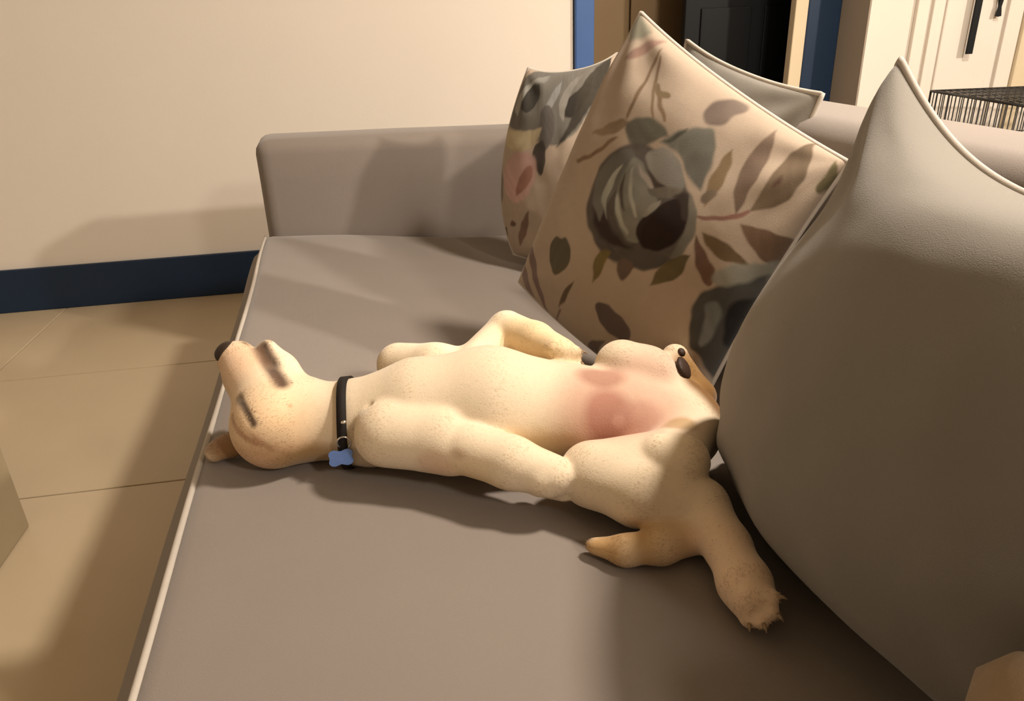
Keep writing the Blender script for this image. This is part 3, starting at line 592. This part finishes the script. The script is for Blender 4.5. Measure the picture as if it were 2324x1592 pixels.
def DOG_PARTS():
    # nose
    V, F = ell_mesh((-.2630, 1.0490, .5670), (.015, .0205, .016), frame((-.60, .45, .66), (.3, -.5, .8)), 18, 12,
                    lambda q: Vector((q.x, q.y*(1-.25*max(0, q.z)), q.z)))
    dog_part('nose', V, F, M_NOSE)['label'] = 'dark brown nose'
    # collar band wrapped on the neck
    cen = np.array((-.097, .982, .472)); band = []
    K = 72; R = np.zeros(K)
    near = dv[np.abs(dv[:, 0]-cen[0]-.10*(dv[:, 1]-cen[1])) < .010]
    an = np.arctan2(near[:, 2]-cen[2], near[:, 1]-cen[1]); rr = np.hypot(near[:, 1]-cen[1], near[:, 2]-cen[2])
    for k in range(K):
        a = -math.pi+2*math.pi*k/K; da = np.abs((an-a+math.pi) % (2*math.pi)-math.pi)
        s = rr[da < .09]; R[k] = s.max() if len(s) else .06
    R = (R+np.roll(R, 1)+np.roll(R, -1))/3
    V = []; F = []
    for k in range(K):
        a = -math.pi+2*math.pi*k/K
        for (dx, dr) in ((-.0065, .0005), (-.0065, .0032), (.0065, .0032), (.0065, .0005)):
            y = cen[1]+math.cos(a)*(R[k]+dr); z = cen[2]+math.sin(a)*(R[k]+dr)
            V.append((cen[0]+.10*(y-cen[1])+dx+.0015*math.sin(3*a), y, z))
    for k in range(K):
        for j in range(4):
            F.append((k*4+j, k*4+(j+1) % 4, ((k+1) % K)*4+(j+1) % 4, ((k+1) % K)*4+j))
    collar = dog_part('collar', V, F, M_COLLAR); collar['label'] = 'narrow black collar'
    # ring and blue bone tag on the near side of the neck
    vs, fs = tube_data([(-.1020+.009*math.cos(t), .9060-.002*math.sin(t), .4760+.010*math.sin(t)) for t in [i*math.pi/8 for i in range(16)]], .0013, 6, True)
    dog_part('split_ring', vs, fs, M_METAL, collar)
    vs, fs = ell_mesh((-.0985, .9085, .5060), (.004, .004, .003), frame((0, -1, .3)), 10, 6)
    dog_part('buckle_stud', vs, fs, M_METAL, collar)
    ux, uy = Vector((.985, -.12, .10)).normalized(), Vector((-.02, .42, .90)).normalized(); uz = ux.cross(uy)
    out = []
    for t in range(48):
        a = 2*math.pi*t/48; x = math.cos(a); y = math.sin(a)
        ex = .0175*math.copysign(abs(x)**.6, x); ey = .0118*math.copysign(abs(y)**.6, y)*(1-.26*math.exp(-(ex/.006)**2)); ex *= 1-.13*math.exp(-(ey/.0035)**2)
        out.append((ex, ey))
    tc = Vector((-.1080, .9005, .4560)); V = []
    for s in (-.0013, .0013):
        for (x, y) in out: V.append(tc+ux*x+uy*y+uz*s)
    n = len(out); F = [tuple(range(n))[::-1], tuple(range(n, 2*n))]+[(k, (k+1) % n, n+(k+1) % n, n+k) for k in range(n)]
    o = dog_part('name_tag', V, F, M_TAG, collar); o.data.polygons.foreach_set('use_smooth', [False]*len(o.data.polygons)); o['label'] = 'blue bone-shaped name tag'
    # claws
    for nm, k, pts in DOG:
        if nm != 'toe' : continue
        a, b = Vector(pts[0][:3]), Vector(pts[1][:3]); d = (b-a).normalized(); r = pts[1][3]
        st = b+d*(r*.72)+Vector((0, 0, r*.25)); V, F = tube_data([st, st+d*.006+Vector((0, 0, -.0005)), st+d*.0105+Vector((0, 0, -.003))], [.0026, .0019, .0004], 8)
        dog_part('claw', V, F, M_CLAW)
    # pads of the far hind paw
    for (c, r, nrm) in (((.4020, .9545, .5095), (.006, .020, .018), (.72, -.40, .55)), ((.404, .972, .527), (.005, .008, .007), (.6, -.4, .6))):
        V, F = ell_mesh(c, r, frame(nrm), 14, 8); dog_part('paw_pad', V, F, M_PAD)

H_ = .0034
lo = np.array((-.36, .50, .34)); hi = np.array((.52, 1.20, .63))
nx, ny, nz_ = [int(math.ceil((hi[i]-lo[i])/H_))+1 for i in range(3)]
gx = (lo[0]+H_*np.arange(nx)).astype(np.float32); gy = (lo[1]+H_*np.arange(ny)).astype(np.float32); gz = (lo[2]+H_*np.arange(nz_)).astype(np.float32)
D = np.full((nx, ny, nz_), 1.0, np.float32)
def window(mn, mx):
    s = []
    for k, gk in enumerate((gx, gy, gz)):
        a = max(0, int((mn[k]-lo[k])/H_)-1); b = min(len(gk), int((mx[k]-lo[k])/H_)+3); s.append(slice(a, max(a+1, b)))
    return tuple(s)
def smin(a, b, k):
    h = np.clip(.5+.5*(b-a)/k, 0, 1); return b*(1-h)+a*h - k*h*(1-h)
def cone_d(X, Y, Z, a, b, ra, rb):
    a = np.array(a); b = np.array(b); ba = b-a; L2 = float(ba@ba)
    t = np.clip(((X-a[0])*ba[0]+(Y-a[1])*ba[1]+(Z-a[2])*ba[2])/L2, 0, 1)
    return np.sqrt((X-a[0]-t*ba[0])**2+(Y-a[1]-t*ba[1])**2+(Z-a[2]-t*ba[2])**2) - (ra+(rb-ra)*t)
def grid(w): return gx[w[0]][:, None, None], gy[w[1]][None, :, None], gz[w[2]][None, None, :]
def add_chain(pts, k):
    P = np.array([p[:3] for p in pts]); R = np.array([p[3] for p in pts]); m = R.max()+k+.02
    w = window(P.min(0)-m, P.max(0)+m); X, Y, Z = grid(w)
    d = None
    for p, q in zip(pts[:-1], pts[1:]):
        c = cone_d(X, Y, Z, p[:3], q[:3], p[3], q[3]); d = c if d is None else smin(d, c, .012)
    D[w] = smin(D[w], d, k)
def ell_d(X, Y, Z, c, r, ax):
    c = np.array(c); A = np.array(ax)
    q = [((X-c[0])*A[i][0]+(Y-c[1])*A[i][1]+(Z-c[2])*A[i][2])/r[i] for i in range(3)]
    k0 = np.sqrt(q[0]**2+q[1]**2+q[2]**2); k1 = np.sqrt((q[0]/r[0])**2+(q[1]/r[1])**2+(q[2]/r[2])**2)+1e-9
    return k0*(k0-1)/k1
def frame(x, z=(0, 0, 1)):
    x = Vector(x).normalized(); z = Vector(z); z = (z-x*z.dot(x)).normalized(); y = z.cross(x); return [tuple(x), tuple(y), tuple(z)]
def add_ell(c, r, ax, k):
    m = max(r)+k+.02; w = window(np.array(c)-m, np.array(c)+m); X, Y, Z = grid(w)
    D[w] = smin(D[w], ell_d(X, Y, Z, c, r, ax), k)
def carve(pts, k):
    P = np.array([p[:3] for p in pts]); R = np.array([p[3] for p in pts]); m = R.max()+k+.02
    w = window(P.min(0)-m, P.max(0)+m); X, Y, Z = grid(w)
    for p, q in zip(pts[:-1], pts[1:]):
        c = cone_d(X, Y, Z, p[:3], q[:3], p[3], q[3]); D[w] = -smin(-D[w], c, k)
for nm, k, pts in DOG: add_chain(pts, k)
DOG_EXTRA()
def surface_nets():
    inside = D < 0
    c = [inside[i:nx-1+i, j:ny-1+j, k:nz_-1+k] for i in (0, 1) for j in (0, 1) for k in (0, 1)]
    s = sum(x.astype(np.int8) for x in c); act = (s > 0) & (s < 8)
    ids = np.full(act.shape, -1, np.int64); cells = np.argwhere(act); ids[act] = np.arange(len(cells))
    acc = np.zeros((len(cells), 3)); cnt = np.zeros(len(cells))
    corners = [(i, j, k) for i in (0, 1) for j in (0, 1) for k in (0, 1)]
    for a in corners:
        for ax in range(3):
            if a[ax]: continue
            b = list(a); b[ax] = 1
            va = D[cells[:, 0]+a[0], cells[:, 1]+a[1], cells[:, 2]+a[2]]; vb = D[cells[:, 0]+b[0], cells[:, 1]+b[1], cells[:, 2]+b[2]]
            m = (va < 0) != (vb < 0); t = np.where(m, va/(va-vb+1e-12), 0)
            p = np.array(a, float)[None]+np.zeros((len(cells), 3)); p[:, ax] += t
            acc[m] += p[m]; cnt[m] += 1
    verts = lo + H_*(cells + acc/cnt[:, None])
    faces = []
    for ax in range(3):
        o1, o2 = [(1, 2), (2, 0), (0, 1)][ax]
        sl0 = [slice(None)]*3; sl1 = [slice(None)]*3; sl0[ax] = slice(0, -1); sl1[ax] = slice(1, None)
        cr = inside[tuple(sl0)] != inside[tuple(sl1)]
        e = np.argwhere(cr); sgn = inside[tuple(sl0)][cr]
        ok = (e[:, o1] > 0) & (e[:, o2] > 0) & (e[:, o1] < D.shape[o1]-1) & (e[:, o2] < D.shape[o2]-1)
        e = e[ok]; sgn = sgn[ok]
        q = []
        for d1, d2 in ((-1, -1), (0, -1), (0, 0), (-1, 0)):
            f = e.copy(); f[:, o1] += d1; f[:, o2] += d2; q.append(ids[f[:, 0], f[:, 1], f[:, 2]])
        q = np.stack(q, 1); q[~sgn] = q[~sgn][:, ::-1]; faces.append(q)
    return verts, np.concatenate(faces)
dv, df = surface_nets()
# relax
def relax(v, f, it, lam):
    e = np.concatenate([f[:, [0, 1]], f[:, [1, 2]], f[:, [2, 3]], f[:, [3, 0]]]); e = np.concatenate([e, e[:, ::-1]])
    deg = np.bincount(e[:, 0], minlength=len(v)).astype(float)
    for _ in range(it):
        s = np.stack([np.bincount(e[:, 0], weights=v[e[:, 1], k], minlength=len(v)) for k in range(3)], 1)/deg[:, None]
        v = v + lam*(s-v)
    return v
dv = relax(dv, df, 3, .5)
ORI = np.array((.10, .95, .40))
me = bpy.data.meshes.new('puppy'); me.from_pydata((dv-ORI).tolist(), [], df.tolist()); me.update()
me.materials.append(M_FUR); me.polygons.foreach_set('use_smooth', [True]*len(me.polygons))
pup = bpy.data.objects.new('puppy', me); col.objects.link(pup); pup.location = tuple(ORI)
tag(pup, 'cream labrador puppy asleep on its back across the sofa seat', 'dog')
ca = me.color_attributes.new('fur', 'FLOAT_COLOR', 'POINT')
C = np.tile(np.array(FUR_BASE), (len(dv), 1))
for (p, r, c, a, stretch) in FUR_SPOTS:
    q = (dv-np.array(p))/np.array(stretch); d = np.sqrt((q**2).sum(1))
    m = np.clip((1.25-d/r)/.5, 0, 1)*a; m = m*m*(3-2*m) if a >= 1 else m
    C = C*(1-m[:, None]) + np.array(c)*m[:, None]
for (pts, r, c, a) in FUR_LINES:
    d = np.full(len(dv), 9.)
    for p, q in zip(pts[:-1], pts[1:]):
        d = np.minimum(d, cone_d(dv[:, 0], dv[:, 1], dv[:, 2], p, q, 0, 0))
    m = np.clip(1.5-d/r, 0, 1)*a
    C = C*(1-m[:, None]) + np.array(c)*m[:, None]
ca.data.foreach_set('color', np.concatenate([C, np.ones((len(C), 1))], 1).astype(np.float32).ravel())
def dog_part(name, verts, faces, m, parent=pup):
    o = mesh_obj(name, [Vector(v)-Vector(ORI) for v in verts], faces, m, None, True); o.parent = parent; return o
def ell_mesh(c, r, ax, n=16, k=10, f=None):
    V = []; F = []; A = [Vector(a) for a in ax]
    for i in range(k+1):
        th = math.pi*i/k
        for j in range(n):
            ph = 2*math.pi*j/n
            q = Vector((math.cos(th), math.sin(th)*math.cos(ph), math.sin(th)*math.sin(ph)))
            if f: q = f(q)
            V.append(Vector(c)+A[0]*q.x*r[0]+A[1]*q.y*r[1]+A[2]*q.z*r[2])
    for i in range(k):
        for j in range(n): F.append((i*n+j, i*n+(j+1) % n, (i+1)*n+(j+1) % n, (i+1)*n+j))
    return V, F
DOG_PARTS()

# short fur: flat tapered blades lying along the coat
def fur_coat(N=70000, seed=7):
    rng = np.random.default_rng(seed)
    a, b, cc_, dd = dv[df[:, 0]], dv[df[:, 1]], dv[df[:, 2]], dv[df[:, 3]]
    nrm = np.cross(cc_-a, dd-b); ar = np.linalg.norm(nrm, axis=1); nrm = nrm/np.maximum(ar, 1e-9)[:, None]
    zc = (a[:, 2]+cc_[:, 2])/2
    # per-vertex smooth normals
    vn = np.zeros_like(dv)
    for k in range(4): np.add.at(vn, df[:, k], nrm*ar[:, None])
    vn /= np.maximum(np.linalg.norm(vn, axis=1), 1e-9)[:, None]
    f = rng.choice(len(df), N, p=ar/ar.sum())
    s, t = rng.random(N)[:, None], rng.random(N)[:, None]
    def il(A): return (A[df[f, 0]]*(1-s)+A[df[f, 1]]*s)*(1-t) + (A[df[f, 3]]*(1-s)+A[df[f, 2]]*s)*t
    p, n_, co = il(dv), il(vn), il(C); n_ /= np.linalg.norm(n_, axis=1)[:, None]
    # coat direction: nearest limb segment's own direction
    segs = []
    for nm, k, pts in DOG:
        for q, r in zip(pts[:-1], pts[1:]):
            sg = -1. if nm in ('neck', 'skull', 'cheek') else 1.
            if nm in ('muzzle', 'jaw'): sg = -1.
            segs.append((np.array(q[:3]), np.array(r[:3]), (q[3]+r[3])/2, sg))
    best = np.full(N, 9.); dirv = np.zeros((N, 3))
    for q, r, rad, sg in segs:
        dist = cone_d(p[:, 0], p[:, 1], p[:, 2], q, r, rad, rad); m = dist < best
        w_ = (r-q)/np.linalg.norm(r-q)*sg; best[m] = dist[m]; dirv[m] = w_
    dirv += rng.normal(0, .30, (N, 3))
    tan = dirv-n_*(dirv*n_).sum(1)[:, None]; tan /= np.maximum(np.linalg.norm(tan, axis=1), 1e-6)[:, None]
    side = np.cross(n_, tan)
    L = (.0060+.0035*rng.random(N))[:, None]; W = (.00055+.00025*rng.random(N))[:, None]
    bare = np.exp(-(((p-np.array((.275, .885, .495)))/np.array((.05, .06, .05)))**2).sum(1)); L = L*(1-.75*bare[:, None]); L[co.mean(1) < .16] *= .12
    lift = (.04+.07*rng.random(N))[:, None]
    d1 = tan*np.cos(lift)+n_*np.sin(lift); d2 = tan*np.cos(lift*.4)+n_*np.sin(lift*.4)
    r0 = p-n_*.0006; m1 = r0+d1*L*.55; tip = m1+d2*L*.45
    V = np.stack([r0-side*W, r0+side*W, m1+side*W*.8, m1-side*W*.8, tip], 1).reshape(-1, 3)
    i0 = np.arange(N)*5
    me2 = bpy.data.meshes.new('fur_coat')
    faces = np.concatenate([np.stack([i0, i0+2, i0+1], 1), np.stack([i0, i0+3, i0+2], 1), np.stack([i0+3, i0+4, i0+2], 1)])
    me2.vertices.add(len(V)); me2.vertices.foreach_set('co', (V-ORI).astype(np.float32).ravel())
    me2.loops.add(faces.size); me2.loops.foreach_set('vertex_index', faces.astype(np.int32).ravel())
    me2.polygons.add(len(faces)); me2.polygons.foreach_set('loop_start', np.arange(0, faces.size, 3, dtype=np.int32))
    me2.update(calc_edges=True); me2.materials.append(M_HAIR)
    me2.polygons.foreach_set('use_smooth', [True]*len(faces))
    me2.normals_split_custom_set_from_vertices(np.repeat(n_, 5, 0).tolist())
    cj = np.clip(co*1.06*(1+.04*rng.normal(0, 1, (N, 1))), .005, .95)
    c5 = np.repeat(cj, 5, 0); at = me2.color_attributes.new('fur', 'FLOAT_COLOR', 'POINT')
    at.data.foreach_set('color', np.concatenate([c5, np.ones((len(c5), 1))], 1).astype(np.float32).ravel())
    o = bpy.data.objects.new('fur_coat', me2); col.objects.link(o); o.parent = pup; o['kind'] = 'stuff'
fur_coat()
